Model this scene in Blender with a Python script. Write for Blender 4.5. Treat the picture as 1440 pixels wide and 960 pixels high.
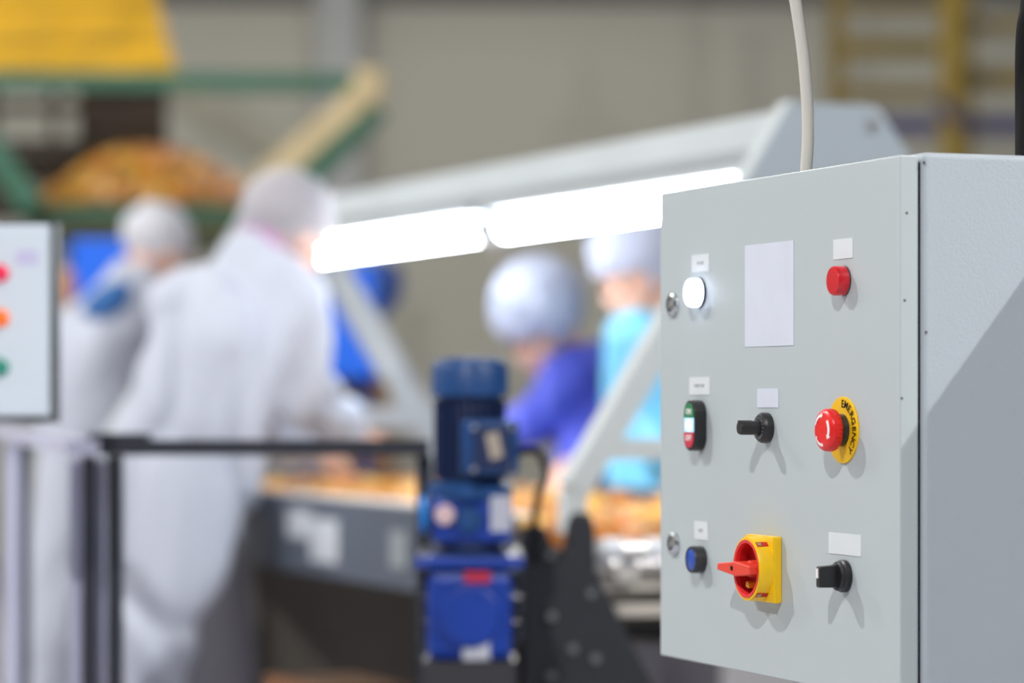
import bpy, bmesh, math, random
from mathutils import Vector, Matrix, Euler, noise
random.seed(7)
for o in list(bpy.data.objects): bpy.data.objects.remove(o)
scn = bpy.context.scene
COL = scn.collection
V = Vector
# ---------------------------------------------------------------- camera
FPX, HY, EYE = 4200.0, 558.0, 1.15          # focal length in px, horizon row, eye height
cd = bpy.data.cameras.new('camera'); cam = bpy.data.objects.new('camera', cd); COL.objects.link(cam)
cam.location = (0, 0, EYE); cam.rotation_euler = (math.pi/2, 0, 0)
cd.sensor_width = 36; cd.lens = 105; cd.shift_y = (HY-480)/1440
cd.clip_end = 200
cd.dof.use_dof = True; cd.dof.focus_distance = 2.75; cd.dof.aperture_fstop = 3.0
cd.dof.aperture_blades = 0
scn.camera = cam
# ---------------------------------------------------------------- world, lamps, exposure
w = bpy.data.worlds.new('world'); scn.world = w; w.use_nodes = True
w.node_tree.nodes['Background'].inputs[0].default_value = (0.84, 0.90, 1.0, 1)
w.node_tree.nodes['Background'].inputs[1].default_value = 0.12
scn.view_settings.view_transform = 'Standard'; scn.view_settings.look = 'None'
scn.view_settings.exposure = 0.08; scn.view_settings.gamma = 1.0
scn.view_settings.use_curve_mapping = False
def lamp(name, loc, power, radius=.035, color=(1, .98, .95)):
    l = bpy.data.lights.new(name, 'POINT'); l.energy = power; l.shadow_soft_size = radius; l.color = color
    o = bpy.data.objects.new(name, l); COL.objects.link(o); o.location = loc; return o
LAMPS = [((-1.33, -1.48, 4.95), 1580), ((-3.85, 5.0, 4.95), 1480), ((4.3, .85, 5.0), 1750),
         ((-6.0, 9.5, 5.2), 1300), ((0.0, 14.6, 3.5), 470)]  # both added out of view: one brightens the heap, one the far wall
for p, e in LAMPS: lamp('high_bay_light', p, e)
def area(name, loc, size, power, tgt, color=(1, 1, 1)):
    l = bpy.data.lights.new(name, 'AREA'); l.shape = 'RECTANGLE'; l.size, l.size_y = size; l.energy = power; l.color = color
    o = bpy.data.objects.new(name, l); COL.objects.link(o); o.location = loc
    o.rotation_euler = (V(tgt)-V(loc)).to_track_quat('-Z', 'Y').to_euler(); return o
area('fill_light', (-5, 1, 5.4), (4, 4), 25, (-.5, 5, 1), (.86, .93, 1))  # added soft fill from above left, not a fitting of the hall

# ---------------------------------------------------------------- helpers
MATS = {}
def mat(name, col, rough=.5, metal=0, emit=0, emitcol=None, bump=0, bscale=200, var=0, vscale=3, alpha=1, spec=.5, trans=0, sheen=0, sss=0):
    if name in MATS: return MATS[name]
    m = bpy.data.materials.new(name); m.use_nodes = True; nt = m.node_tree; b = nt.nodes['Principled BSDF']
    c = (*col, 1)
    b.inputs['Base Color'].default_value = c; b.inputs['Roughness'].default_value = rough
    b.inputs['Metallic'].default_value = metal; b.inputs['Alpha'].default_value = alpha
    b.inputs['Specular IOR Level'].default_value = spec
    if trans: b.inputs['Transmission Weight'].default_value = trans
    if sss: b.inputs['Subsurface Weight'].default_value = sss; b.inputs['Subsurface Scale'].default_value = .02
    if emit:
        b.inputs['Emission Color'].default_value = (*(emitcol or col), 1); b.inputs['Emission Strength'].default_value = emit
    tc = nt.nodes.new('ShaderNodeTexCoord')
    if var:
        n = nt.nodes.new('ShaderNodeTexNoise'); n.inputs['Scale'].default_value = vscale; n.inputs['Detail'].default_value = 4
        nt.links.new(tc.outputs['Object'], n.inputs['Vector'])
        r = nt.nodes.new('ShaderNodeMapRange'); r.inputs[1].default_value = .3; r.inputs[2].default_value = .7
        r.inputs[3].default_value = 1-var; r.inputs[4].default_value = 1+var
        nt.links.new(n.outputs['Fac'], r.inputs[0])
        mx = nt.nodes.new('ShaderNodeVectorMath'); mx.operation = 'SCALE'; mx.inputs[0].default_value = col
        nt.links.new(r.outputs[0], mx.inputs['Scale']); nt.links.new(mx.outputs[0], b.inputs['Base Color'])
    if bump:
        n = nt.nodes.new('ShaderNodeTexNoise'); n.inputs['Scale'].default_value = bscale
        nt.links.new(tc.outputs['Object'], n.inputs['Vector'])
        bp = nt.nodes.new('ShaderNodeBump'); bp.inputs['Strength'].default_value = bump; bp.inputs['Distance'].default_value = .002
        nt.links.new(n.outputs['Fac'], bp.inputs['Height']); nt.links.new(bp.outputs[0], b.inputs['Normal'])
    MATS[name] = m; return m

def P(px, py, Y): return V(((px-720)/FPX*Y, Y, EYE+(HY-py)/FPX*Y))
WM = {}
def thing(name, label, cat, loc=(0, 0, 0), rz=0, group=None, kind=None):
    o = bpy.data.objects.new(name, None); COL.objects.link(o); o.location = loc; o.rotation_euler = (0, 0, rz)
    o.empty_display_size = .05
    WM[o.name] = Matrix.Translation(V(loc)) @ Matrix.Rotation(rz, 4, 'Z')
    return tag(o, label, cat, group, kind)
def tag(o, label=None, cat=None, group=None, kind=None):
    if label: o['label'] = label
    if cat: o['category'] = cat
    if group: o['group'] = group
    if kind: o['kind'] = kind
    return o
def obj(name, bm, m, parent=None, smooth=False, world=False, bevel=0, label=None, mods=None):
    """bm: bmesh, in the parent's frame (world=True: in world space)."""
    bmesh.ops.recalc_face_normals(bm, faces=bm.faces)
    if world and parent is not None and parent.name in WM: bm.transform(WM[parent.name].inverted())
    me = bpy.data.meshes.new(name); bm.to_mesh(me); bm.free()
    o = bpy.data.objects.new(name, me); COL.objects.link(o)
    if parent is not None:
        o.parent = parent
        if parent.name in WM: WM[o.name] = WM[parent.name]
    for mm in (m if isinstance(m, (list, tuple)) else [m]): me.materials.append(mm)
    if smooth:
        for p in me.polygons: p.use_smooth = True
        try: me.set_sharp_from_angle(angle=math.radians(40))
        except Exception: pass
    if bevel:
        b = o.modifiers.new('bevel', 'BEVEL'); b.width = bevel; b.segments = 2; b.limit_method = 'ANGLE'; b.angle_limit = math.radians(40)
    if label: o['label'] = label
    return o
def B(): return bmesh.new()
def box(bm, c, s, rot=None):
    r = bmesh.ops.create_cube(bm, size=1)
    M = Matrix.Translation(V(c)) @ (rot.to_4x4() if rot is not None else Matrix()) @ Matrix.Diagonal((*s, 1))
    bmesh.ops.transform(bm, matrix=M, verts=r['verts']); return bm
def axisrot(d): return V(d).normalized().to_track_quat('Z', 'Y').to_matrix()
def cyl(bm, p0, p1, r0, r1=None, seg=20):
    p0, p1 = V(p0), V(p1); r1 = r0 if r1 is None else r1; d = p1-p0
    r = bmesh.ops.create_cone(bm, cap_ends=True, segments=seg, radius1=r0, radius2=r1, depth=d.length)
    bmesh.ops.transform(bm, matrix=Matrix.Translation((p0+p1)/2) @ axisrot(d).to_4x4(), verts=r['verts']); return bm
def ball(bm, c, r, sub=2, rot=None, seg=None):
    rr = bmesh.ops.create_icosphere(bm, subdivisions=sub, radius=1)
    s = (r, r, r) if not hasattr(r, '__len__') else r
    M = Matrix.Translation(V(c)) @ (rot.to_4x4() if rot is not None else Matrix()) @ Matrix.Diagonal((*s, 1))
    bmesh.ops.transform(bm, matrix=M, verts=rr['verts']); return bm
def beam(bm, p0, p1, w_, h_, up=(0, 0, 1)):
    """rectangular bar from p0 to p1, width w_ sideways and h_ along up"""
    p0, p1 = V(p0), V(p1); d = (p1-p0); L = d.length; d.normalize()
    x = d.cross(V(up)).normalized(); u = x.cross(d)
    R = Matrix((x, d, u)).transposed()
    return box(bm, (p0+p1)/2, (w_, L, h_), R)
def lathe(bm, prof, c, axis=(0, 0, 1), seg=32, sx=1, sy=1):
    R = axisrot(axis); rings = []
    for r, h in prof:
        if r < 1e-6: rings.append([bm.verts.new(V(c)+R@V((0, 0, h)))])
        else: rings.append([bm.verts.new(V(c)+R@V((sx*r*math.cos(2*math.pi*i/seg), sy*r*math.sin(2*math.pi*i/seg), h))) for i in range(seg)])
    for a, b in zip(rings, rings[1:]):
        for i in range(seg):
            j = (i+1) % seg
            if len(a) == 1 and len(b) == 1: continue
            if len(a) == 1: bm.faces.new((a[0], b[j], b[i]))
            elif len(b) == 1: bm.faces.new((a[i], a[j], b[0]))
            else: bm.faces.new((a[i], a[j], b[j], b[i]))
    for ring, flip in ((rings[0], 1), (rings[-1], 0)):
        if len(ring) > 1: bm.faces.new(ring[::-1] if flip else ring)
    return bm
def tube(bm, pts, r, seg=12):
    pts = [V(p) for p in pts]; rings = []
    prev = None
    for i, p in enumerate(pts):
        d = (pts[min(i+1, len(pts)-1)]-pts[max(i-1, 0)]).normalized()
        x = d.orthogonal().normalized() if prev is None else (prev-d*prev.dot(d)).normalized()
        prev = x; y = d.cross(x)
        rr = r[i] if hasattr(r, '__len__') else r
        rings.append([bm.verts.new(p+rr*(math.cos(2*math.pi*k/seg)*x+math.sin(2*math.pi*k/seg)*y)) for k in range(seg)])
    for a, b in zip(rings, rings[1:]):
        for k in range(seg): bm.faces.new((a[k], a[(k+1) % seg], b[(k+1) % seg], b[k]))
    bm.faces.new(rings[0][::-1]); bm.faces.new(rings[-1]); return bm
def spline(pts, n=8):
    pts = [V(p) for p in pts]; q = [pts[0]*2-pts[1]]+pts+[pts[-1]*2-pts[-2]]; out = []
    for i in range(1, len(q)-2):
        for k in range(n):
            t = k/n; a, b, c, d = q[i-1:i+3]
            out.append(.5*((2*b)+(c-a)*t+(2*a-5*b+4*c-d)*t*t+(3*b-a-3*c+d)*t**3))
    return out+[pts[-1]]
def prism(bm, poly, off, thick):
    """poly: 3-D points of a flat outline; extruded by thick (vector) after moving by off"""
    a = [bm.verts.new(V(p)+V(off)) for p in poly]; b = [bm.verts.new(V(p)+V(off)+V(thick)) for p in poly]
    n = len(poly); bm.faces.new(a[::-1]); bm.faces.new(b)
    for i in range(n): bm.faces.new((a[i], a[(i+1) % n], b[(i+1) % n], b[i]))
    return bm
def text_bm(s, size, align='CENTER', bold=0):
    c = bpy.data.curves.new('t', 'FONT'); c.body = s; c.size = size; c.align_x = align; c.align_y = 'CENTER'
    c.extrude = size*.02; c.offset = bold; c.resolution_u = 3
    o = bpy.data.objects.new('t', c); COL.objects.link(o)
    dg = bpy.context.evaluated_depsgraph_get(); me = bpy.data.meshes.new_from_object(o.evaluated_get(dg))
    bm = B(); bm.from_mesh(me); bpy.data.objects.remove(o); bpy.data.meshes.remove(me); bpy.data.curves.remove(c); return bm

# ---------------------------------------------------------------- materials
m_floor = mat('floor_concrete', (.50, .49, .54), .5, var=.12, vscale=.8)
m_wall = mat('wall_sandwich_panel', (.46, .45, .38), .6, var=.04, vscale=.3)
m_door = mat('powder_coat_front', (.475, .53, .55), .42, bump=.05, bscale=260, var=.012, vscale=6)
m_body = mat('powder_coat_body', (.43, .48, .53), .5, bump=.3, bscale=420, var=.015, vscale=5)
m_dark = mat('black_rubber', (.008, .008, .009), .7, spec=.15)
m_blackp = mat('black_plastic', (.016, .016, .018), .38, bump=.1, bscale=900)
m_bezel = mat('dark_bezel', (.03, .03, .035), .35)
m_chrome = mat('chrome', (.55, .57, .60), .14, 1)
m_steel = mat('grey_painted_steel', (.58, .63, .65), .45, var=.04)
m_stain = mat('stainless_steel', (.62, .62, .62), .3, .9)
m_paper = mat('label_paper', (.68, .72, .75), .6, var=.02, vscale=30)
m_paper2 = mat('label_sheet', (.64, .68, .78), .5, var=.02, vscale=30)
m_ink = mat('label_ink', (.36, .38, .42), .6)
m_red = mat('red_plastic', (.82, .012, .010), .33, sss=.08)
m_redd = mat('red_plastic_dark', (.50, .012, .012), .4)
m_redlens = mat('red_lens', (.58, .008, .018), .2, spec=.6, emit=.06)
m_redh = mat('red_handle', (.80, .055, .028), .45)
m_yellow = mat('yellow_plastic', (.92, .56, .004), .38)
m_yellowo = mat('yellow_peg', (.85, .36, .02), .45)
m_white = mat('white_print', (.9, .85, .85), .5)
m_blueb = mat('blue_button', (.02, .075, .42), .3)
m_green = mat('green_button', (.02, .23, .09), .35)
m_redoff = mat('red_off_button', (.62, .03, .07), .35)

# ================================================================ SETTING
def struct(name, bm, m, parent=None, label=None, cat=None, world=True):
    o = obj(name, bm, m, parent, world=world)
    if parent is None: o['kind'] = 'structure'
    if label: o['label'] = label
    if cat: o['category'] = cat
    return o
YW = 21.0
struct('floor', box(B(), (0, 8, -.1), (30, 34, .2)), m_floor, label='smooth grey concrete hall floor', cat='floor')
wl = struct('wall_back', box(B(), (0, YW+.1, 4), (30, .2, 8)), m_wall, label='beige grey ribbed panel wall at the far end of the hall', cat='wall')
bm = B()
for k in range(1, 54): box(bm, (0, YW-.006, k*.15), (29.9, .012, .02))
r_ = obj('rib', bm, m_wall, wl); r_['kind'] = 'stuff'
struct('wall_left', box(B(), (-11.1, 10, 4), (.2, 22, 8)), m_wall, label='plain beige grey panel wall on the left side of the hall', cat='wall')
struct('ceiling', box(B(), (0, 9, 8.1), (30, 30, .2)), mat('ceiling_grey', (.4, .4, .4), .8), label='light grey flat ceiling high above the hall', cat='ceiling')
m_col = mat('column_grey', (.42, .43, .42), .6)
bm = B(); a = P(445, 0, YW-.2); b = P(508, 0, YW-.2)
box(bm, ((a.x+b.x)/2, YW-.15, 4), (b.x-a.x, .3, 8)); struct('trim_1', bm, m_col, label='pale grey steel column on the far wall behind the raised arm', cat='column')
bm = B(); beam(bm, P(235, 118, YW-.2), P(420, 235, YW-.2), .06, .11, (0, 0, 1))
struct('trim_2', bm, mat('brace_beige', (.42, .40, .30), .6), label='pale beige diagonal wall brace left of the grey column', cat='brace')
bm = B(); box(bm, (0, YW-.1, EYE+(HY+4)/FPX*YW+.25), (29, .2, .6)); struct('trim_3', bm, mat('ledge_dark', (.14, .14, .14), .7), label='dark horizontal rail along the top of the far wall', cat='rail')

# ================================================================ CONTROL CABINET
SIN, COS, UV, K = 1593/math.hypot(1593, 4200), 4200/math.hypot(1593, 4200), -1593, 5521.0
XA = V((SIN, -COS, 0)); YA = V((COS, SIN, 0))
def door_world(px, py):
    u = px-720; Z = K/(u+1593); return V((u/FPX*Z, Z, EYE+(HY-py)/FPX*Z))
ORG = door_world(1266, 218); ZB = door_world(928.5, 920.5).z; ZT = (door_world(928.5, 271.5).z+door_world(1266, 218).z)/2
ORG.z = ZB
RZ = math.atan2(XA.y, XA.x)
cab = thing('control_cabinet', 'light grey steel control cabinet with buttons, switches and stickers on its door', 'control cabinet', ORG, RZ)
MI = WM[cab.name].inverted()
def D(px, py):                       # local coordinates of the point of the door front seen at a pixel
    q = MI @ door_world(px, py); return V((q.x, 0, q.z))
WD = -D(928.5, 600).x; HD = ZT-ZB
TH = .0175
# body: rounded box a little larger than the door
bm = B()
def rrect(x0, x1, z0, z1, r, y, n=5):
    pts = []
    for cx, cz, a0 in ((x1-r, z1-r, 0), (x0+r, z1-r, 90), (x0+r, z0+r, 180), (x1-r, z0+r, 270)):
        for k in range(n+1):
            a = math.radians(a0+90*k/n); pts.append(V((cx+r*math.cos(a), y, cz+r*math.sin(a))))
    return pts
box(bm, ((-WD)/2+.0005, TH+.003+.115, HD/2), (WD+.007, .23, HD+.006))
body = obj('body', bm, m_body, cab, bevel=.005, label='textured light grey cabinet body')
body.modifiers['bevel'].segments = 4
bm = B(); box(bm, (-WD/2, TH+.0015, HD/2), (WD-.004, .004, HD-.012)); obj('door_gasket', bm, m_dark, cab, label='thin black gap behind the door')
bm = B()
box(bm, (-WD/2, TH/2, HD/2), (WD, TH, HD)); door = obj('door', bm, m_door, cab, bevel=.0012)
bm = B()
for px, py in ((1275, 297), (1272, 421), (1296, 225), (1299, 466), (1268, 560)):
    q = MI @ P(px, py, 2.56); s_ = 0.0 if px < 1290 else .004
    t_ = (px-1266)/1434
    cyl(bm, (s_-.0004, t_, q.z), (s_+.0006, t_, q.z), .0011, .0011, 8)
sp = obj('paint_chip', bm, mat('chip_brown', (.07, .04, .03), .7), cab, label='tiny dark chips in the paint'); sp['kind'] = 'stuff'
N = V((0, -1, 0))
# stickers
def sticker(x0, x1, y0a, y1a, m=m_paper, text=None, tsize=.0042, label=None):
    a = D(x0, (y0a+y1a)/2); b = D(x1, (y0a+y1a)/2); c = (D((x0+x1)/2, y0a).z, D((x0+x1)/2, y1a).z)
    bm = box(B(), ((a.x+b.x)/2, -.0003, (c[0]+c[1])/2), (b.x-a.x, .0006, abs(c[0]-c[1])))
    s = obj('sticker', bm, m, cab, label=label)
    if text:
        t = text_bm(text, tsize, bold=.00008); t.transform(Matrix.Translation(((a.x+b.x)/2, -.0007, (c[0]+c[1])/2)) @ Matrix.Rotation(math.pi/2, 4, 'X'))
        obj('lettering', t, m_ink, s, label='small grey lettering')
sticker(973.4, 997.5, 357.4, 382, text='ON LINE', label='white sticker above the lit lamp')
sticker(970, 998.5, 530, 555, text='PUMP STOP', tsize=.0046, label='white sticker above the double button')
sticker(977, 995.6, 733, 758.6, text='RESET', tsize=.0042, label='white sticker above the blue button')
sticker(1065.5, 1095, 546, 573, m_paper2, label='blank white sticker above the small selector')
sticker(1048.3, 1116.5, 341.5, 486.5, m_paper2, label='large blank white sheet')
sticker(1172.5, 1199.7, 335.5, 363.7, label='blank white sticker above the red lamp')
sticker(1166, 1211.3, 750, 780, label='wide blank white sticker above the lower selector')
def at(px, py, dn=0): q = D(px, py); return V((q.x, -dn, q.z))
# pilot lamps
c = at(1187.3, 394.8)
o = obj('pilot_lamp', lathe(B(), [(.0137, 0), (.0137, .0010), (.0134, .0013), (.0, .0013)], c, N), m_bezel, cab, True, label='red round pilot lamp')
obj('lens', lathe(B(), [(.0133, .001), (.0134, .010), (.0124, .0118), (.0, .0128)], c, N), m_redlens, o, True, label='red lens')
c = at(984.5, 411.6)
o = obj('pilot_lamp', lathe(B(), [(.0150, 0), (.0150, .002), (.0146, .0026), (.0, .0026)], c, N), m_bezel, cab, True, label='white round pilot lamp, lit')
m_lit = mat('white_lens_lit', (.9, .92, 1), .3, emit=3.4, emitcol=(.62, .74, 1))
obj('lens', lathe(B(), [(.0143, .002), (.0144, .009), (.0132, .0122), (.0, .0135)], c, N), m_lit, o, True, label='glowing white lens')
# emergency stop
c = at(1186.8, 604.4)
es = obj('emergency_stop', lathe(B(), [(.0298, 0), (.0300, .0004), (.0300, .0014), (.0297, .0018), (0, .0018)], c, N, 64), m_yellow, cab, True, label='red mushroom emergency stop on a yellow disc')
word = 'EMERGENCY'
bml = B()
for i, ch in enumerate(word):
    a = math.radians(3+i*(134/8))                 # clockwise from the top
    t = text_bm(ch, .0098, bold=.0001)
    M = Matrix.Translation(c+V((0, -.0020, 0))) @ Matrix.Rotation(math.pi/2, 4, 'X') @ Matrix.Rotation(-a, 4, 'Z') @ Matrix.Translation((0, .0232, 0))
    t.transform(M); me = bpy.data.meshes.new('tmp'); t.to_mesh(me); bml.from_mesh(me); t.free(); bpy.data.meshes.remove(me)
obj('lettering', bml, m_dark, es, label='black word on the yellow disc')
obj('collar', lathe(B(), [(.0146, .001), (.0146, .0105), (.0135, .0115), (0, .0115)], c, N), m_bezel, es, True, label='dark grey collar')
bm = B(); seg = 96; prof = [(.0168, .0095, 0), (.0186, .0105, 1), (.0192, .0125, 1), (.0192, .0165, 1), (.0190, .0185, 0), (.0178, .0204, 0), (.0150, .0216, 0), (.009, .0223, 0)]
rings = []
for r, h, rib in prof:
    rings.append([bm.verts.new(c+V(((r-(.0009 if rib and i % 3 == 0 else 0))*math.cos(2*math.pi*i/seg), -h, (r-(.0009 if rib and i % 3 == 0 else 0))*math.sin(2*math.pi*i/seg)))) for i in range(seg)])
for a, b in zip(rings, rings[1:]):
    for i in range(seg): bm.faces.new((a[i], a[(i+1) % seg], b[(i+1) % seg], b[i]))
bm.faces.new(rings[0]); bm.faces.new(rings[-1])
obj('mushroom_head', bm, m_red, es, True, label='red ribbed mushroom head')
bm = B()                                          # three curved white arrows on the dome
def arc_strip(bm, c, r0, r1, a0, a1, h, n=14):
    v = []
    for i in range(n+1):
        a = math.radians(a0+(a1-a0)*i/n)
        v.append([bm.verts.new(c+V((r*math.sin(a), -h(r), r*math.cos(a)))) for r in (r0, r1)])
    for p, q in zip(v, v[1:]): bm.faces.new((p[0], q[0], q[1], p[1]))
    a = math.radians(a1); e = math.radians(16 if a1 > a0 else -16)
    rm = (r0+r1)/2; d = (r1-r0)*1.1
    bm.faces.new([bm.verts.new(c+V((r*math.sin(x), -h(r), r*math.cos(x)))) for r, x in ((rm-d, a), (rm, a+e), (rm+d, a))])
hd = lambda r: .0226-(max(r-.009, 0)/.0088)**2*.0021+.0002
for a0 in (50, 170, 290): arc_strip(bm, c, .0118, .0146, a0, a0+62, hd)
obj('arrow', bm, m_white, es, label='white turn-to-release arrows')
# double push button
c = at(985.6, 598)
def stadium(bm, c, w_, h_, y0, y1, n=12, zr=None):
    r = w_/2; pts = []
    for s, a0 in ((1, 0), (-1, 180)):
        for k in range(n+1):
            a = math.radians(a0+180*k/n); pts.append(V((r*math.cos(a), 0, s*(h_/2-r)+r*math.sin(a))))
    if zr is not None:
        z0, z1 = zr; out = []
        for i, p in enumerate(pts):                # clip to a band
            q = pts[(i+1) % len(pts)]
            for zz in ((z0, z1) if q.z > p.z else (z1, z0)): pass
            if z0 <= p.z <= z1: out.append(p)
            ins = []
            for zz in (z0, z1):
                if (p.z-zz)*(q.z-zz) < 0:
                    t = (zz-p.z)/(q.z-p.z); ins.append((t, p.lerp(q, t)))
            out += [v for _, v in sorted(ins, key=lambda e: e[0])]
        pts = out
    return prism(bm, [c+p for p in pts], V((0, -y0, 0)), V((0, -(y1-y0), 0)))
db = obj('double_button', stadium(B(), c, .029, .0505, 0, .0126), m_blackp, cab, bevel=.0012, label='black-cased double push button reading ON and OFF')
obj('on_button', stadium(B(), c, .0225, .0445, .0120, .0134, zr=(.0078, .05)), m_green, db, label='green upper button')
obj('off_button', stadium(B(), c, .0225, .0445, .0120, .0134, zr=(-.05, -.0068)), m_redoff, db, label='red lower button')
obj('lit_window', stadium(B(), c, .0225, .0445, .0120, .0132, zr=(-.0066, .0076)), mat('lit_window_pale', (.5, .75, .9), .25, emit=.45, emitcol=(.35, .75, 1)), db, label='glowing pale blue window')
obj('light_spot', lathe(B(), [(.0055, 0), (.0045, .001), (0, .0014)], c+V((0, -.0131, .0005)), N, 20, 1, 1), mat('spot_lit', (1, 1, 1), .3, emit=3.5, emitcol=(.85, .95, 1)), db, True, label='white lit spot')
for s, dz in (('ON', .0135), ('OFF', -.0125)):
    t = text_bm(s, .0082, bold=.0001); t.transform(Matrix.Translation(c+V((0, -.0136, dz))) @ Matrix.Rotation(math.pi/2, 4, 'X')); obj('lettering', t, m_white, db, label='white lettering')
# upper selector
c = at(1079.7, 601.3)
s1 = obj('selector_switch', lathe(B(), [(.0143, 0), (.0145, .0015), (.0145, .0062), (.0136, .0078), (.0118, .0098), (0, .0098)], c, N, 40), m_blackp, cab, True, label='small black selector knob with scale marks')
bm = B()
lathe(bm, [(.0068, .009), (.0066, .028), (.0058, .0300), (0, .0302)], c, N, 24); box(bm, c+V((-.0015, -.0235, .004)), (.0052, .012, .0062))
obj('knob', bm, m_blackp, s1, True)
bm = B()
for i in range(-6, 7):
    a = math.radians(90+i*21)
    if abs(i) < 7: box(bm, c+V((.0098*math.sin(a), -.0100, .0098*math.cos(a))), (.0022, .0003, .0007), Matrix.Rotation(a-math.pi/2, 3, 'Y'))
obj('scale_mark', bm, mat('scale_print', (.3, .32, .32), .5), s1)['kind'] = 'stuff'
# lower selector
c = at(1188.7, 809.7)
s2 = obj('selector_switch', lathe(B(), [(.0144, 0), (.0146, .0015), (.0146, .0045), (.0132, .0058), (.0132, .0085), (.0120, .0098), (0, .0098)], c, N, 40), m_blackp, cab, True, label='black selector with an upright blade handle')
bm = B(); poly = [(-.0118, -.008), (-.0100, -.0135), (-.0098, -.0265), (-.0090, -.0275), (.0082, -.0275), (.0092, -.0262), (.0100, -.0135), (.0118, -.008)]
prism(bm, [c+V((0, y, z)) for z, y in poly], V((-.0042, 0, 0)), V((.0084, 0, 0)))
obj('handle', bm, m_blackp, s2, bevel=.0012)
bm = B(); box(bm, c+V((-.0005, -.0277, .0030)), (.0034, .0010, .0085)); obj('indicator', bm, m_white, s2, label='white indicator line')
# blue push button
c = at(986.9, 786.3)
bb = obj('push_button', lathe(B(), [(.0133, 0), (.0135, .001), (.0135, .0110), (.0127, .0124), (.0114, .0124), (.0112, .0112), (0, .0112)], c, N), m_bezel, cab, True, label='blue push button in a dark bezel')
obj('cap', lathe(B(), [(.0110, .0100), (.0110, .0118), (.0104, .0122), (0, .0119)], c, N), m_blueb, bb, True, label='blue cap')
# quarter-turn locks
for px, py in ((947, 428.5), (948.5, 764)):
    c = at(px, py)
    lk = obj('door_lock', lathe(B(), [(.0126, 0), (.0128, .0008), (.0118, .0030), (.0085, .0046), (.0070, .0046), (.0068, .0020), (0, .0020)], c, N, 32), m_chrome, cab, True, label='round chrome quarter-turn lock')
    bm = B(); lathe(bm, [(.0056, .0015), (.0054, .0044), (0, .0044)], c, N, 3); obj('lock_insert', bm, m_stain, lk, label='triangular steel insert')
# main switch
c = at(1079.3, 798.8)
S = .0312
ms = obj('main_switch', box(B(), c+V((0, -.0040, 0)), (2*S, .008, 2*S)), m_yellow, cab, bevel=.0012, label='yellow rotary main switch with a red handle')
bm = B(); R1 = .0302
prof = [(R1+.0008, .007), (R1, .0215), (R1-.0006, .0222), (.0272, .0222), (.0272, .0075), (.0, .0075)]
lathe(bm, prof, c, N, 64)
obj('ring', bm, m_yellow, ms, True)
bm = B()
lathe(bm, [(.0272, .010), (.0272, .0228), (.0262, .0230), (.0248, .0222), (.0222, .0095), (0, .0085)], c, N, 64)
obj('bowl', bm, m_redd, ms, True, label='recessed red bowl')
bm = B()
n = 48
for r0, r1, h0, h1 in ((.0274, .0246, .0231, .0226),):
    v = [[bm.verts.new(c+V((r*math.cos(2*math.pi*i/n), -h, r*math.sin(2*math.pi*i/n)))) for r, h in ((r0, h0), (r1, h1), (r1-.0005, h1-.004), (r0, h0-.004))] for i in range(n)]
    for i in range(n):
        for k in range(4): bm.faces.new((v[i][k], v[(i+1) % n][k], v[(i+1) % n][(k+1) % 4], v[i][(k+1) % 4]))
obj('rim', bm, mat('red_rim', (.80, .03, .04), .35), ms, True, label='bright red rim')
bm = B()   # wedge-shaped fillets between ring and square plate
for sx in (-1, 1):
    for sz in (-1, 1):
        prism(bm, [c+V((sx*S*.98, -.0075, sz*S*.3)), c+V((sx*S*.98, -.0075, sz*S*.98)), c+V((sx*S*.3, -.0075, sz*S*.98)), c+V((sx*.0205, -.0075, sz*.0205))], V((0, 0, 0)), V((0, -.0015, 0)))
obj('corner_fillet', bm, m_yellow, ms)
bm = B()   # handle bar
H = [(.0235, .0045), (.0, .0068), (-.010, .0078), (-.018, .0068), (-.0490, .0036)]
top = []; 
for x, hz in H: top.append((x, hz))
pts0 = [V((x, 0, hz*.85)) for x, hz in H]+[V((x, 0, -hz*.95)) for x, hz in reversed(H)]
prism(bm, [c+p for p in pts0], V((0, -.0155, 0)), V((0, -.0145, 0)))
cyl(bm, c+V((0, -.008, 0)), c+V((0, -.020, 0)), .0085, .0078, 24)
obj('handle', bm, m_redh, ms, bevel=.0012, label='red pointer handle')
bm = B(); cyl(bm, c+V((-.0155, -.0298, 0)), c+V((-.0155, -.0306, 0)), .0024, .0024, 16); obj('handle_hole', bm, m_dark, ms, label='dark padlock hole in the handle')
bm = B(); box(bm, c+V((.000, -.0150, -.0150)), (.0065, .013, .0055), Matrix.Rotation(.2, 3, 'Y')); obj('peg', bm, m_yellowo, ms, bevel=.001, label='orange yellow peg in the bowl')
for sz in (-1, 1):
    a_ = math.radians(39); Rr = Matrix.Rotation(a_ if sz > 0 else math.pi-a_, 3, 'Y')
    pc = Rr @ V((0, 0, R1+.0001))
    q = obj('slot', box(B(), c+pc+V((0, -.0148, 0)), (.0060, .0118, .0012), Rr), m_redd, ms, label='dark red slot in the ring')
    obj('slot_glint', box(B(), c+pc*1.012+V((0, -.0180, 0)), (.0040, .0040, .0010), Rr), mat('slot_grey', (.40, .30, .18), .4), q)
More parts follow.
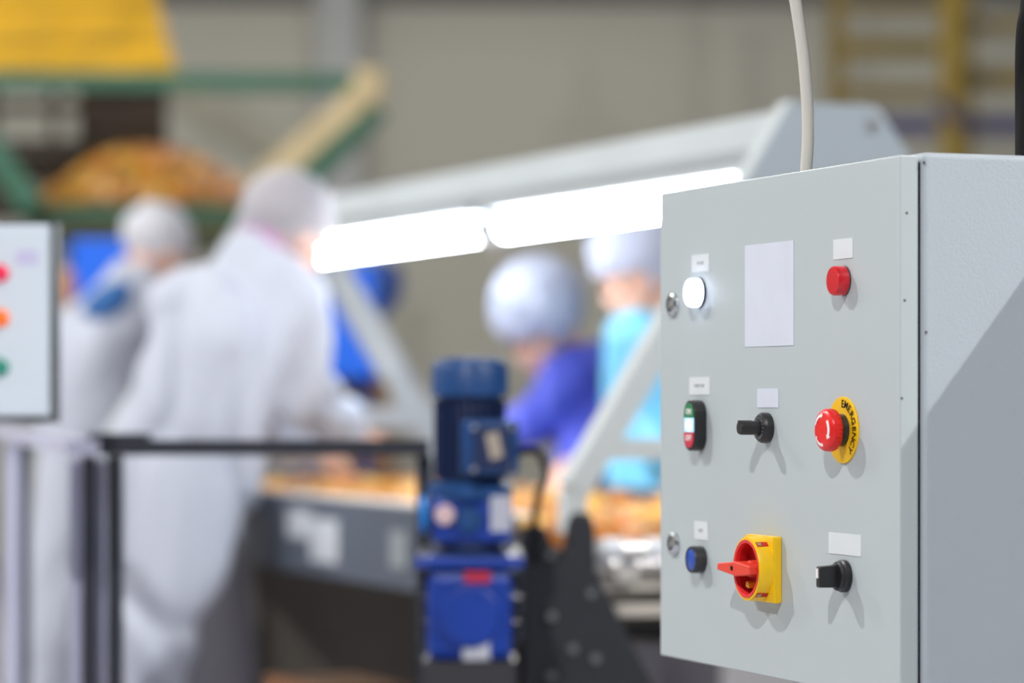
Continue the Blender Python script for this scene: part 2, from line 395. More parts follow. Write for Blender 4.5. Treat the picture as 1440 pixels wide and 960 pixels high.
# cables on the cabinet top, bracket, pedestal behind
m_cw = mat('cable_white', (.62, .60, .55), .5)
pts = [P(x, y, 2.83) for x, y in ((1133.5, 262), (1133.5, 240), (1136, 200), (1135.5, 150), (1131, 90), (1124, 35), (1113, -25))]
pts += [pts[-1]+V((-.02, 0, .08)), pts[-1]+V((-.09, .02, .3)), pts[-1]+V((-.16, .05, .7)), pts[-1]+V((-.2, .1, 1.4))]
tag(obj('power_cable', tube(B(), spline(pts), .0058), m_cw, smooth=True), 'white cable hanging down to the cabinet top in front of the blurred hall', 'cable')
Yc = 2.72
cc = lambda x, y: P(x, y, Yc)
pts = [cc(1456, 222), cc(1456, 150), cc(1456, 80), cc(1458, 40), cc(1463, 10), cc(1464, -60)]; pts += [pts[-1]+V((0, .02, .3)), pts[-1]+V((.02, .05, 1.2))]
rr = [.0185]*17+[.0185]*60
tag(obj('conduit', tube(B(), spline(pts), .0186, 16), m_dark, smooth=True), 'thick black rubber conduit rising from the cabinet top at the right edge', 'conduit')
blocker = thing('shade_block', 'unseen grey block added right of the control cabinet to shade its side', 'light blocker', ORG-V((0, 0, ZB)), RZ)  # unseen block added so its top edge shades the cabinet side
HM = 1.447
obj('housing', box(B(), (.33, .52, HM/2), (.62, .50, HM)), m_steel, blocker, bevel=.006)
obj('pedestal', box(B(), (-.07, .17, ZB/2-.006), (.08, .12, ZB-.012)), m_steel, blocker)
obj('mounting_bracket', box(B(), (-.03, .262, ZB+.2), (.12, .022, .2)), m_steel, blocker)
obj('foot_plate', box(B(), (.0, .2, .006), (.3, .2, .012)), m_steel, blocker)

# ================================================================ HIGH BAY LAMPS
m_hb = mat('lamp_housing_grey', (.3, .3, .3), .4, .6)
for i, (p, e) in enumerate(LAMPS):
    p = V(p); wh = ['behind the camera', 'left of the sorting line', 'right of the control cabinet', 'added out of view above the onion hopper to brighten the heap', 'added out of view to light the far wall'][i]
    t = thing('high_bay_lamp', 'grey bell-shaped high bay lamp '+wh, 'lamp', p, group='high bay lamps')
    bm = B(); lathe(bm, [(.20, -.02), (.15, .12), (.07, .17), (.07, .19), (.148, .13), (.20, -.015)], (0, 0, .02), seg=24); obj('shade', bm, m_hb, t, True)
    obj('ballast', cyl(B(), (0, 0, .19), (0, 0, .40), .075, .06), m_hb, t, True)
    obj('suspension_rod', cyl(B(), (0, 0, .39), (0, 0, 8-p.z), .008), m_hb, t)

# ================================================================ SORTING TABLE
T0 = V((.518, 5.0, 0)); TA = V((-1.118, 2.7, 0)).normalized(); TB = V((TA.y, -TA.x, 0))   # along (away), across (to the far side)
def T(a, b, z): return T0+TA*a+TB*b+V((0, 0, z))
TR = Matrix((TA, TB, V((0, 0, 1)))).transposed()
m_side = mat('table_side_grey', (.105, .125, .165), .4, .3, var=.06)
m_belt = mat('belt_white', (.72, .70, .66), .5, var=.05)
m_under = mat('chute_dark', (.13, .115, .095), .6, var=.2)
tb = thing('sorting_table', 'grey steel sorting table with white belt, loaded with onions', 'sorting table', T(1.3, 0, 0))
L0, L1 = -.14, 3.15
def tbox(bm, a0, a1, b0, b1, z0, z1): return box(bm, T((a0+a1)/2, (b0+b1)/2, (z0+z1)/2), (abs(a1-a0), abs(b1-b0), abs(z1-z0)), TR)
L1n = 1.73          # the near side panel ends here, as in the photograph
obj('belt', tbox(B(), L0, L1, -.40, .40, .86, .885), m_belt, tb, world=True)
obj('side_panel', tbox(B(), .30, L1, -.440, -.425, .790, .945), m_side, tb, world=True, label='grey side panel with a pale worn label')
obj('side_panel', tbox(B(), L0, L1, .425, .440, .790, .945), m_side, tb, world=True)
obj('end_panel', tbox(B(), L1, L1+.012, -.44, .44, .79, .945), m_side, tb, world=True)
obj('rim_strip', tbox(B(), .30, L1, -.438, -.395, .9455, .951), m_belt, tb, world=True, label='bright steel rim')
bm = B()
tbox(bm, 1.9, 3.1, -.385, .25, .30, .70); tbox(bm, 1.9, 3.1, -.39, .30, .70, .79); obj('waste_chute', bm, m_under, tb, world=True, label='dark underside chute')
for a in (.6, 3.12):
    for b in (-.38, .38): obj('leg', tbox(B(), a-.03, a+.03, b-.03, b+.03, 0, .79), m_side, tb, world=True)
m_cream = mat('cream_bar', (.60, .56, .50), .45)
for py, r, nm, m, lb in ((773, .0150, 'roller', m_stain, 'bright steel end roller'), (794, .0085, 'roller', m_stain, 'thin bright steel roller')):
    bm = B(); cyl(bm, P(815, py, 4.62), P(1010, py-3, 4.70), r, seg=20); obj(nm, bm, m, tb, True, world=True, label=lb)
for px in (861, 925):  # white cylinders stand in for blurred reflections on the roller
    bm = B(); cyl(bm, P(px-13, 772, 4.6), P(px+13, 772, 4.6), .0175, seg=20); obj('roller_glint', bm, mat('glint_white', (.8, .84, .9), .3), tb, True, world=True, label='white painted reflection on the end roller')
for py, h, m, lb in ((823, 16, m_cream, 'cream cross bar'), (858, 17, m_cream, 'cream cross bar'), (889, 20, m_dark, 'black cross bar')):
    bm = B(); beam(bm, P(815, py, 4.66), P(1010, py-3, 4.74), .02, h/FPX*4.66); obj('cross_bar', bm, m, tb, world=True, label=lb)
bm = B(); box(bm, P(915, 846, 4.95)+V((0, 0, 0)), (.26, .3, .115)); obj('discharge_box', bm, m_under, tb, world=True, label='dark box behind the end bars')
for a_, b_ in ((P(812, 840, 4.66), .12), (P(1014, 840, 4.74), .12)):
    bm = B(); box(bm, a_, (.008, .12, .17)); obj('end_bracket', bm, m_side, tb, world=True)
bm = B(); beam(bm, P(812, 838, 4.72), T(.32, -.433, .84), .008, .06); obj('side_rail', bm, m_side, tb, world=True)
bm = B(); beam(bm, P(1014, 838, 4.80), T(-.12, .433, .84), .008, .06); obj('side_rail', bm, m_side, tb, world=True)
# pale worn lettering plates on the side panel
def on_side(px0, px1, f0, f1, name, m, lab, tilt=0, t=.002):
    def A(px):                                     # parameter a along the near side at a pixel column
        k = (px-720)/FPX; q = T0+TB*(-.441); return (k*q.y-q.x)/(TA.x-k*TA.y)
    a0, a1 = A(px0), A(px1); z0, z1 = .79+.155*f0, .79+.155*f1
    bm = B(); tbox(bm, a0, a1, -.441-t, -.441, z0, z1); return obj(name, bm, m, side0, world=True, label=lab)
side0 = [o for o in tb.children if o.name.startswith('side_panel')][0]
m_lab = mat('worn_label', (.5, .53, .57), .5, var=.25, vscale=14)
on_side(405, 440, .45, .82, 'worn_label', m_lab, 'upper patch of the pale worn label'); on_side(437, 476, .18, .74, 'worn_label', m_lab, 'larger patch of the pale worn label')
on_side(550, 572, .25, .7, 'worn_label', mat('worn_label_dim', (.28, .31, .33), .5), 'faint second pale label')
# light rig over the table
rig = thing('light_gantry', 'pale grey steel frame with A-shaped ends over the sorting table', 'light frame', T(1.4, 0, .95))
obj('top_beam', tbox(B(), -.03, 2.95, -.04, .04, 1.575, 1.635), m_steel, rig, world=True)
bm = B(); tbox(bm, .05, 2.9, -.06, .06, 1.556, 1.576); obj('cable_tray', bm, mat('tray_grey', (.36, .40, .42), .5), rig, world=True, label='darker tray under the beam')
for a in (0, 2.92):
    bm = B(); pl = [(-.085, 1.635), (.085, 1.635), (.19, 1.50), (-.19, 1.50)]
    if a == 0: pl = [(-.08, 1.637), (.08, 1.637), (.235, 1.44), (.02, 1.44), (-.19, 1.46)]
    prism(bm, [T(a-.045, b, z) for b, z in pl], V((0, 0, 0)), TA*.012)
    g = obj('gusset_plate', bm, mat('gusset_grey', (.36, .42, .47), .5), rig, world=True, label='pale grey end plate')
    bm = B(); cyl(bm, T(a-.052, .07, 1.605), T(a-.045, .07, 1.605), .011, seg=12); obj('bolt', bm, m_stain, g, world=True)
    bm = B(); cyl(bm, T(a-.052, .16, 1.525), T(a-.045, .16, 1.525), .009, seg=12); obj('bolt', bm, m_stain, g, world=True)
    for s in (-1, 1):
        bm = B(); beam(bm, T(a, s*.05, 1.63), T(a, s*.455, 1.0), .045 if a == 0 else .07, .042, TA); obj('leg', bm, m_steel, rig, world=True)
        bm = B(); fw = .018 if a == 0 else .04; tbox(bm, a-fw, a+fw, s*.455-fw, s*.455+fw, .93 if a == 0 else .952, 1.0); obj('foot', bm, m_steel, rig, world=True)
    bm = B(); zc = 1.065 if a == 0 else 1.095; beam(bm, T(a, -.42, zc), T(a, .42, zc), .04, .034 if a == 0 else .06); obj('cross_bar', bm, m_steel, rig, world=True)
m_tube = mat('luminaire_lit', (1, 1, 1), .4, emit=21, emitcol=(.86, .93, 1))
for a0, a1, lb in ((.06, 1.40, 'lit white tube luminaire nearest the control cabinet'), (1.49, 2.62, 'lit white tube luminaire nearest the stooping worker in white'), ):
    t = thing('tube_luminaire', lb, 'luminaire', T((a0+a1)/2, 0, 1.50), group='tube luminaires under the frame')
    bm = B(); tbox(bm, a0, a1, -.055, .055, 1.536, 1.556); obj('housing', bm, m_steel, t, world=True)
    bm = B(); cyl(bm, T(a0+.02, 0, 1.507), T(a1-.02, 0, 1.507), .025, seg=24); obj('tube', bm, m_tube, t, True, world=True, label='glowing white tube')
    for a in (a0+.008, a1-.008):
        bm = B(); cyl(bm, T(a-.010, 0, 1.507), T(a+.010, 0, 1.507), .027, seg=24); obj('end_cap', bm, m_steel, t, True, world=True)
bm = B(); cyl(bm, T(1.445, 0, 1.57), T(1.445, 0, 1.49), .006, seg=8); ball(bm, T(1.445, 0, 1.475), .02); obj('cable_knuckle', bm, m_stain, rig, True, world=True, label='small pale joint between the luminaires')

# ================================================================ ONIONS
def onion_mat():
    m = bpy.data.materials.new('onion_skin'); m.use_nodes = True; nt = m.node_tree; b = nt.nodes['Principled BSDF']
    oi = nt.nodes.new('ShaderNodeObjectInfo'); cr = nt.nodes.new('ShaderNodeValToRGB'); e = cr.color_ramp.elements
    e[0].color = (.22, .06, .008, 1); e[1].color = (1, .64, .30, 1)
    for p, c in ((.2, (.88, .40, .03, 1)), (.4, (.38, .13, .012, 1)), (.6, (.92, .32, .06, 1)), (.8, (.92, .50, .03, 1))):
        x = e.new(p); x.color = c
    gi = nt.nodes.new('ShaderNodeNewGeometry'); ad = nt.nodes.new('ShaderNodeMath'); fr = nt.nodes.new('ShaderNodeMath'); fr.operation = 'FRACT'
    nt.links.new(oi.outputs['Random'], ad.inputs[0]); nt.links.new(gi.outputs['Random Per Island'], ad.inputs[1]); nt.links.new(ad.outputs[0], fr.inputs[0]); nt.links.new(fr.outputs[0], cr.inputs[0])
    n = nt.nodes.new('ShaderNodeTexNoise'); n.inputs['Scale'].default_value = 25
    tc = nt.nodes.new('ShaderNodeTexCoord'); nt.links.new(tc.outputs['Object'], n.inputs['Vector'])
    mx = nt.nodes.new('ShaderNodeMix'); mx.data_type = 'RGBA'; mx.blend_type = 'MULTIPLY'; mx.inputs[0].default_value = .5
    nt.links.new(cr.outputs[0], mx.inputs[6]); nt.links.new(n.outputs['Color'], mx.inputs[7]); nt.links.new(mx.outputs[2], b.inputs['Base Color'])
    b.inputs['Roughness'].default_value = .4; return m
m_on = onion_mat()
onion_me = []
for k in range(3):
    bm = B(); s = (1, 1.08, .94)[k]
    lathe(bm, [(0, -.026), (.012, -.025), (.024*s, -.014), (.029*s, 0), (.025*s, .014), (.013, .0235), (.005, .029), (.004, .037), (0, .038)], (0, 0, 0), seg=12)
    bmesh.ops.recalc_face_normals(bm, faces=bm.faces)
    me = bpy.data.meshes.new('onion'); bm.to_mesh(me); bm.free(); me.materials.append(m_on)
    for p in me.polygons: p.use_smooth = True
    onion_me.append(me)
def onion(loc, sc, lab, grp):
    o = bpy.data.objects.new('onion', random.choice(onion_me)); COL.objects.link(o); o.location = loc; o.scale = (sc,)*3
    o.rotation_euler = (random.uniform(-1.6, 1.6), random.uniform(-1.6, 1.6), random.uniform(0, 6)); return tag(o, lab, 'onion', grp)
def onion_stuff(name, pts, lab, parent=None, cat=None):
    bm = B()
    for p, sc in pts:
        s = B(); s.from_mesh(random.choice(onion_me)); s.transform(Matrix.Translation(p) @ Euler((random.uniform(-1.6, 1.6), random.uniform(-1.6, 1.6), 0)).to_matrix().to_4x4() @ Matrix.Scale(sc, 4))
        me = bpy.data.meshes.new('t'); s.to_mesh(me); s.free(); bm.from_mesh(me); bpy.data.meshes.remove(me)
    o = obj(name, bm, m_on, parent, True); return tag(o, lab, cat, kind='stuff')
spots = []
a = -.13
while a < 3.05:
    b = -.365+random.uniform(-.01, .01)
    while b < .37:
        if random.random() < ((.9 if b < .02 else .12) if a < 1.35 else .52): spots.append((a+random.uniform(-.008, .008), b, 1+random.uniform(-.1, .12)))
        b += .074
    a += .074
def visible_rank(s):            # nearest to the camera first
    return T(s[0], s[1], 0).y
spots.sort(key=visible_rank)
for s in spots[:190]:
    p = T(s[0], s[1], .885+.029*s[2]); px = 720+p.x/p.y*FPX
    if px < 665: onion(p, s[2], 'golden brown onion on the sorting belt, left of the blue gear motor', 'onions on the belt left of the gear motor')
    elif px < 930: onion(p, s[2], 'golden brown onion on the sorting belt, between gear motor and control cabinet', 'onions on the belt between gear motor and cabinet')
    else: onion(p, s[2], 'golden brown onion on the sorting belt, behind the control cabinet', 'onions on the belt behind the cabinet')
rest = [(T(s[0], s[1], .885+.029*s[2]), s[2]) for s in spots[190:]]
onion_stuff('onion_spread', rest, 'golden onions spread over the far end of the sorting belt', cat='onions')

# ================================================================ ONION HOPPER, HEAP AND TIPPER (left background)
YH = 12.0; sH = YH/FPX
m_grn = mat('green_steel', (.02, .12, .065), .5, var=.1)
m_olive = mat('olive_steel', (.055, .065, .022), .6, var=.15)
hop = thing('onion_hopper', 'dark olive green hopper holding the heap of onions', 'hopper', (P(190, 300, YH).x, YH+.4, 0))
z1 = P(0, 293, YH).z; z0 = P(0, 336, YH).z; xl, xr = P(44, 0, YH).x, P(345, 0, YH).x
bm = B(); box(bm, ((xl+xr)/2, YH, (z0+z1)/2), (xr-xl, .04, z1-z0)); obj('front_panel', bm, m_olive, hop, world=True)
bm = B(); box(bm, ((xl+xr)/2, YH+.9, (z0+z1)/2), (xr-xl, .04, z1-z0)); obj('back_panel', bm, m_olive, hop, world=True)
for x in (xl, xr): bm = B(); box(bm, (x, YH+.45, (z0+z1)/2), (.04, .94, z1-z0)); obj('side_panel', bm, m_olive, hop, world=True)
bm = B(); box(bm, ((xl+xr)/2, YH+.45, z0), (xr-xl, .9, .03)); obj('bottom', bm, m_olive, hop, world=True)
bm = B(); beam(bm, (xl-.03, YH-.03, z1-.01), (xr+.03, YH-.03, z1-.01), .04, .05); obj('rim', bm, m_grn, hop, world=True, label='green rim')
for x in (xl+.05, xr-.05):
    for y in (YH+.03, YH+.87): bm = B(); box(bm, (x, y, z0/2), (.07, .07, z0)); obj('leg', bm, m_grn, hop, world=True)
# heap
def heapz(x, y):
    u = (x-P(175, 0, YH).x); v = (y-(YH+.42))
    wl_, wr_ = .42, .60
    t = max(0, 1-(abs(u)/(wl_ if u < 0 else wr_))**1.9); q = max(0, 1-(abs(v)/.46)**1.6)
    return z1-.02+.28*t*q
bm = B(); nx, ny = 26, 18; g = [[bm.verts.new((xl+.03+(xr-xl-.06)*i/nx, YH+.03+.84*j/ny, heapz(xl+.03+(xr-xl-.06)*i/nx, YH+.03+.84*j/ny)-.03)) for j in range(ny+1)] for i in range(nx+1)]
for i in range(nx):
    for j in range(ny): bm.faces.new((g[i][j], g[i+1][j], g[i+1][j+1], g[i][j+1]))
bot = [bm.verts.new(v) for v in ((xl+.03, YH+.03, z0+.02), (xr-.03, YH+.03, z0+.02), (xr-.03, YH+.87, z0+.02), (xl+.03, YH+.87, z0+.02))]; bm.faces.new(bot)
hc = tag(obj('onion_heap', bm, mat('onion_bulk', (.30, .13, .03), .6, var=.3, vscale=18)), 'onions packed inside the heap in the hopper', 'onions', kind='stuff')
hp = []; y = YH+.05
while y < YH+.85:
    x = xl+.04+random.uniform(0, .03)
    while x < xr-.04:
        hp.append((x+random.uniform(-.012, .012), y+random.uniform(-.012, .012))); x += .062
    y += .058
hp = [(x, y, heapz(x, y)) for x, y in hp]
front = [h for h in hp if h[1] < YH+.46]; back = [h for h in hp if h[1] >= YH+.46]
front.sort(key=lambda h: -h[2])
for h in front[:108]: onion(V(h), random.uniform(1.15, 1.4), 'orange brown onion on the heap in the green hopper', 'onions on the hopper heap')
onion_stuff('onion_heap_surface', [(V(h), random.uniform(1.1, 1.35)) for h in back+front[108:]], 'onions lying over the back of the heap in the hopper', cat='onions')
# tipper frame
tip = thing('box_tipper', 'green steel tipping frame with a beige-lined slanted arm', 'tipper', (P(-60, 0, YH).x, YH-.1, 0))
Yt = YH-.15
bm = B(); beam(bm, P(-80, 113, Yt), P(500, 117, Yt), .08, .068); obj('beam', bm, m_grn, tip, world=True)
bm = B(); box(bm, (P(-80, 0, Yt).x, Yt, P(0, 113, Yt).z/2), (.1, .1, P(0, 113, Yt).z)); obj('post', bm, m_grn, tip, world=True)
m_beige = mat('beige_wood', (.62, .50, .28), .6, var=.08)
bm = B(); beam(bm, P(515, 130, Yt), P(365, 262, Yt), .09, .105); obj('arm_lining', bm, m_beige, tip, world=True, label='beige lining of the arm')
bm = B(); beam(bm, P(532, 152, Yt+.02), P(400, 285, Yt+.02), .12, .085); obj('arm', bm, m_grn, tip, world=True)
bm = B(); box(bm, P(519, 123, Yt-.01), (.125, .14, .15), Matrix.Rotation(.15, 3, 'Y')); obj('arm_head', bm, m_beige, tip, world=True, bevel=.02, label='beige arm head')
bm = B(); beam(bm, P(-20, 195, Yt), P(45, 290, Yt), .08, .10); obj('brace', bm, m_grn, tip, world=True)
# yellow slatted elevator
Yy = YH+.3
yel = thing('slatted_elevator', 'yellow slatted elevator above the tipping frame, narrowing upwards', 'elevator', P(80, 100, Yy))
m_y = mat('yellow_slat', (.80, .47, .010), .5, spec=.2, var=.18, vscale=5); m_yd = mat('yellow_slat_worn', (.60, .36, .02), .6, spec=.2, var=.2, vscale=6)
for i in range(13):
    y0 = 104-i*14.5; dy = 12
    xr_ = 247-(104-y0)*.27; xl_ = -90
    yy = Yy+i*.05
    a = P(xl_, y0, yy); b = P(xr_, y0-dy, yy)
    bm = B(); box(bm, ((a.x+b.x)/2, yy, (a.z+b.z)/2), (b.x-a.x, .05, b.z-a.z)); obj('slat', bm, m_yd if i % 3 == 0 else m_y, yel, world=True)
for px in (-20, 90, 190):
    bm = B(); beam(bm, P(px, 100, Yy+.06), P(px, -80, Yy+.68), .05, .03, (1, 0, 0)); obj('chain', bm, m_yd, yel, world=True)
bm = B(); box(bm, (P(-70, 0, Yy).x, Yy+.5, 1.7), (.1, .1, 3.4)); obj('support_post', bm, m_grn, yel, world=True)
# wooden crate being tipped
cr = thing('wooden_crate', 'dark brown wooden crate tipped over the onion heap', 'crate', P(170, 200, Yy+.3))
m_wd = mat('dark_wood', (.035, .022, .010), .7, var=.35, vscale=8)
for i in range(4):
    a, b = P(110+i*31.5, 122, Yy+.25), P(110+i*31.5+31, 240, Yy+.25)
    bm = B(); box(bm, ((a.x+b.x)/2, Yy+.25, (a.z+b.z)/2), (b.x-a.x, .03, a.z-b.z)); obj('plank', bm, m_wd, cr, world=True)
for y0 in (152, 204): bm = B(); beam(bm, P(-60, y0, Yy+.22), P(120, y0, Yy+.22), .03, .045); obj('rail', bm, m_wd, cr, world=True)
for px in (76, -10): bm = B(); beam(bm, P(px, 122, Yy+.25), P(px, 250, Yy+.25), .05, .03, (1, 0, 0)); obj('upright', bm, m_wd, cr, world=True)
bm = B(); a = P(-70, 214, Yy+.3); b = P(235, 300, Yy+.3); box(bm, ((a.x+b.x)/2, Yy+.55, (a.z+b.z)/2), (b.x-a.x, .5, a.z-b.z)); obj('bottom_board', bm, m_wd, cr, world=True)

# blue crates / covers
m_blue = mat('blue_cover', (.004, .16, .95), .45); m_blue2 = mat('blue_dark_cover', (.03, .08, .30), .5)
def bin_(name, x0, x1, y0, y1, Y, m, lab, dep=.4, cat='cover', shear=0):
    a, b = P(x0, y1, Y), P(x1, y0, Y); t = thing(name, lab, cat, ((a.x+b.x)/2, Y+dep/2, 0))
    bm = B(); box(bm, ((a.x+b.x)/2, Y+dep/2, (a.z+b.z)/2), (b.x-a.x, dep, b.z-a.z)); obj('panel', bm, m, t, world=True, bevel=.01)
    for x in (a.x+.04, b.x-.04):
        bm = B(); box(bm, (x, Y+dep/2, a.z/2), (.04, .04, a.z)); obj('leg', bm, m_blue2, t, world=True)
bin_('machine_cover', 100, 178, 336, 455, 9.6, m_blue, 'bright blue machine cover left of the hooded worker behind')
bin_('machine_cover', 405, 527, 372, 532, 9.0, m_blue, 'bright blue machine cover between stooping worker and frame leg')
bm = B(); ball(bm, P(535, 400, 10.2), (.085, .1, .095), 3)
for v in bm.verts: v.co += V((noise.noise(v.co*9), 0, noise.noise(v.co*9+V((3, 1, 2)))))*.03
t = thing('blue_shape', 'dark blue rounded shape on a post beyond the light frame', 'motor', (P(535, 0, 10.2).x, 10.2, 0)); obj('housing', bm, m_blue2, t, True, world=True)  # rounded dark blue shape of no set kind, held up by a post
bm = B(); box(bm, (P(535, 0, 10.2).x, 10.2, P(0, 430, 10.2).z/2), (.05, .05, P(0, 430, 10.2).z)); obj('post', bm, mat('post_beige', (.36, .36, .32), .6), t, world=True)
# crate of onions behind frame leg
t = thing('onion_crate', 'brown wooden crate of onions beyond the table end', 'crate', (P(510, 0, 9.3).x, 9.3, 0))
a, b = P(470, 575, 9.3), P(550, 545, 9.3)
for k in range(2):
    bm = B(); zc = a.z+(b.z-a.z)*(k+.5)/2; box(bm, ((a.x+b.x)/2, 9.3, zc), (b.x-a.x, .02, (b.z-a.z)/2-.006)); obj('slat', bm, mat('crate_wood', (.42, .24, .10), .7), t, world=True)
bm = B(); box(bm, ((a.x+b.x)/2, 9.5, a.z/2), (b.x-a.x, .38, a.z)); obj('base', bm, mat('crate_wood2', (.36, .2, .09), .7), t, world=True)
for k in range(9): onion(V((a.x+.012+(b.x-a.x-.02)*(k+.3)/9*1.0, 9.35+random.uniform(-.01, .03), b.z+.012)), 1, 'onion on top of the brown crate beyond the table end', 'onions on the brown crate')

# ================================================================ RAILINGS, SCREEN PANEL
YR = 4.5
m_dk = mat('dark_steel', (.028, .032, .045), .45, .2); m_litface = mat('lit_face_steel', (.60, .62, .80), .4, .1)  # pale copy colours in the lit faces of rail and posts
rl = thing('dark_guard_rail', 'black steel guard rail in front of the workers in white', 'railing', (P(300, 0, YR).x, YR, 0))
zr = P(0, 629, YR).z
bm = B(); beam(bm, P(124, 629, YR), P(604, 629, YR), .03, .0235); obj('top_rail', bm, m_dk, rl, world=True)
bm = B(); box(bm, P(168, 623, YR-.001), (.09, .034, .030)); obj('joint_sleeve', bm, m_dk, rl, world=True)
for px in (125.5, 162): p = P(px, 0, YR); bm = B(); box(bm, (p.x, YR, zr/2-.007), ((16 if px < 130 else 21)/FPX*YR, .024, zr-.012)); obj('post', bm, m_dk, rl, world=True)
p = P(596, 0, YR); bm = B(); box(bm, (p.x, YR+.03, zr/2-.007), (.024, .024, zr-.012)); obj('post', bm, m_dk, rl, world=True)
rl2 = thing('lit_guard_rail', 'steel guard rail running away on the left, its lit faces coloured pale lavender', 'railing', (P(60, 0, 5.2).x, 5.2, 0))
PA, PB = P(118, 629, YR-.03), V((P(0, 0, 6.4).x-.12, 7.0, zr)); PA.z = zr
bm = B(); beam(bm, PA, PB, .045, .024); obj('top_rail', bm, m_litface, rl2, world=True)
for px, Y, m, wpx in ((107, 4.53, m_litface, 15), (141, 4.55, m_litface, 14), (18, 6.0, m_litface, 17), (34, 6.05, m_dk, 14)):
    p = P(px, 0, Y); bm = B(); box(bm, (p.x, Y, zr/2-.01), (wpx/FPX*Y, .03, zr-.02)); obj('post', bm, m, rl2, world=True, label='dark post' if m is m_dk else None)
YS = 4.15
sc_ = thing('operator_panel', 'white operator panel with red, orange and green lamps at the left edge', 'control panel', (P(0, 0, YS).x, YS+.05, 0))
a, b = P(-110, 585, YS), P(70, 316, YS)
bm = B(); box(bm, ((a.x+b.x)/2+.006, YS+.028, (a.z+b.z)/2-.003), (b.x-a.x+.004, .035, b.z-a.z+.012)); obj('housing', bm, mat('housing_dark', (.10, .11, .12), .5), sc_, world=True, label='dark housing')
bm = B(); box(bm, ((a.x+b.x)/2, YS, (a.z+b.z)/2), (b.x-a.x, .02, b.z-a.z)); obj('front_plate', bm, mat('plate_white', (.68, .77, .86), .4), sc_, world=True, bevel=.003)
for py, col, nm in ((384, (.75, .02, .08), 'red'), (447, (.95, .16, .01), 'orange'), (516, (.02, .22, .16), 'green')):
    p = P(1, py, YS-.01); bm = B(); lathe(bm, [(.012, 0), (.012, .006), (.008, .010), (0, .011)], p, (0, -1, 0), 20); obj('indicator', bm, mat('ind_'+nm, col, .3, emit=.3), sc_, True, world=True, label=nm+' round indicator')
p = P(38, 362, YS-.0105); bm = B(); box(bm, p, (.030, .001, .02)); obj('sticker', bm, mat('sticker_lilac', (.60, .58, .82), .5), sc_, world=True, label='faint lilac sticker')
p = P(-70, 0, YS); bm = B(); box(bm, (p.x, YS+.06, a.z/2-.005), (.06, .06, a.z-.01)); obj('pedestal', bm, m_dk, sc_, world=True)

# ================================================================ GEAR MOTOR
YM = 4.25; q = YM/FPX
mt = thing('gear_motor', 'upright blue geared motor standing beside the control cabinet', 'gear motor', (P(663, 0, YM).x, YM, 0))
m_mb = mat('motor_blue', (.006, .055, .20), .42, var=.15, vscale=20); m_gb = mat('gearbox_blue', (.002, .038, .31), .42, var=.1, vscale=15); m_md = mat('motor_navy', (.008, .022, .085), .5)
C0 = lambda px, py, dy=0: P(px, py, YM)+V((0, dy, 0))
zz = lambda py: P(0, py, YM).z
cx = P(661, 0, YM).x
def LZ(prof, m, name, lab=None, seg=36, parent=mt, x=cx):
    bm = B(); lathe(bm, [(r*q, zz(py)) for r, py in prof], (x, YM, 0), seg=seg); return obj(name, bm, m, parent, True, world=True, label=lab)
LZ([(54, 557), (54, 517), (50, 509), (38, 504), (0, 502)], m_mb, 'fan_cover')
bm = B(); lathe(bm, [(44*q, zz(682)), (44*q, zz(556))], (cx, YM, 0), seg=32)
for i in range(28):
    a = 2*math.pi*i/28; box(bm, (cx+47*q*math.cos(a), YM+47*q*math.sin(a), (zz(672)+zz(562))/2), (8*q, 2.4*q, zz(562)-zz(672)), Matrix.Rotation(a, 3, 'Z'))
obj('finned_housing', bm, m_md, mt, world=True, label='dark blue finned housing')
LZ([(60, 700), (60, 682), (52, 678), (44, 676)], m_mb, 'upper_flange')
bm = B(); R = Matrix.Rotation(math.radians(-24), 3, 'Z'); box(bm, C0(690, 628, -.045), (66*q, .06, 76*q), R); tbx = obj('terminal_box', bm, m_mb, mt, world=True, bevel=.006)
bm = B(); box(bm, C0(692, 628, -.077), (56*q, .01, 62*q), R); obj('terminal_box_lid', bm, m_md, tbx, world=True, bevel=.004)
bm = B(); box(bm, C0(696, 625, -.084), (20*q, .002, 36*q), R @ Matrix.Rotation(math.radians(-14), 3, 'Y')); obj('nameplate', bm, mat('plate_beige', (.42, .36, .30), .5), tbx, world=True, label='beige nameplate')
for px, py in ((668, 600), (720, 600), (668, 658), (716, 655)):
    bm = B(); ball(bm, C0(px, py, -.080-(.0)), .005, 1); obj('screw', bm, m_stain, tbx, True, world=True)
bm = B(); box(bm, C0(664, 730), (112*q, .10, 62*q)); obj('gear_head', bm, m_gb, mt, world=True, bevel=.008)
bm = B(); cyl(bm, C0(602, 722, -.02), C0(592, 722, -.02), 26*q, seg=24); obj('shaft_cap', bm, mat('cap_cyan', (.0, .22, .72), .35), mt, True, world=True, bevel=.003, label='bright cyan blue shaft cap')
bm = B(); cyl(bm, C0(627, 722, -.048), C0(627, 722, -.062), 15*q, 12*q, 20); obj('oil_plug', bm, mat('plug_pink', (.66, .48, .50), .4), mt, True, world=True, label='pale pinkish plug')
bm = B(); cyl(bm, C0(661, 728, -.048), C0(661, 728, -.060), 20*q, 17*q, 20); obj('cover_disc', bm, m_mb, mt, True, world=True)
bm = B(); box(bm, C0(704, 720, -.0515), (28*q, .002, 50*q)); obj('nameplate', bm, mat('plate_grey', (.45, .47, .56), .5), mt, world=True, label='pale grey nameplate')
bm = B(); lathe(bm, [(56*q, zz(778)), (44*q, zz(770)), (44*q, zz(760))], (cx, YM, 0), seg=32); obj('neck', bm, m_md, mt, True, world=True)
bm = B(); box(bm, C0(661, 788), (152*q, .12, 16*q)); obj('flange_plate', bm, m_gb, mt, world=True, bevel=.004)
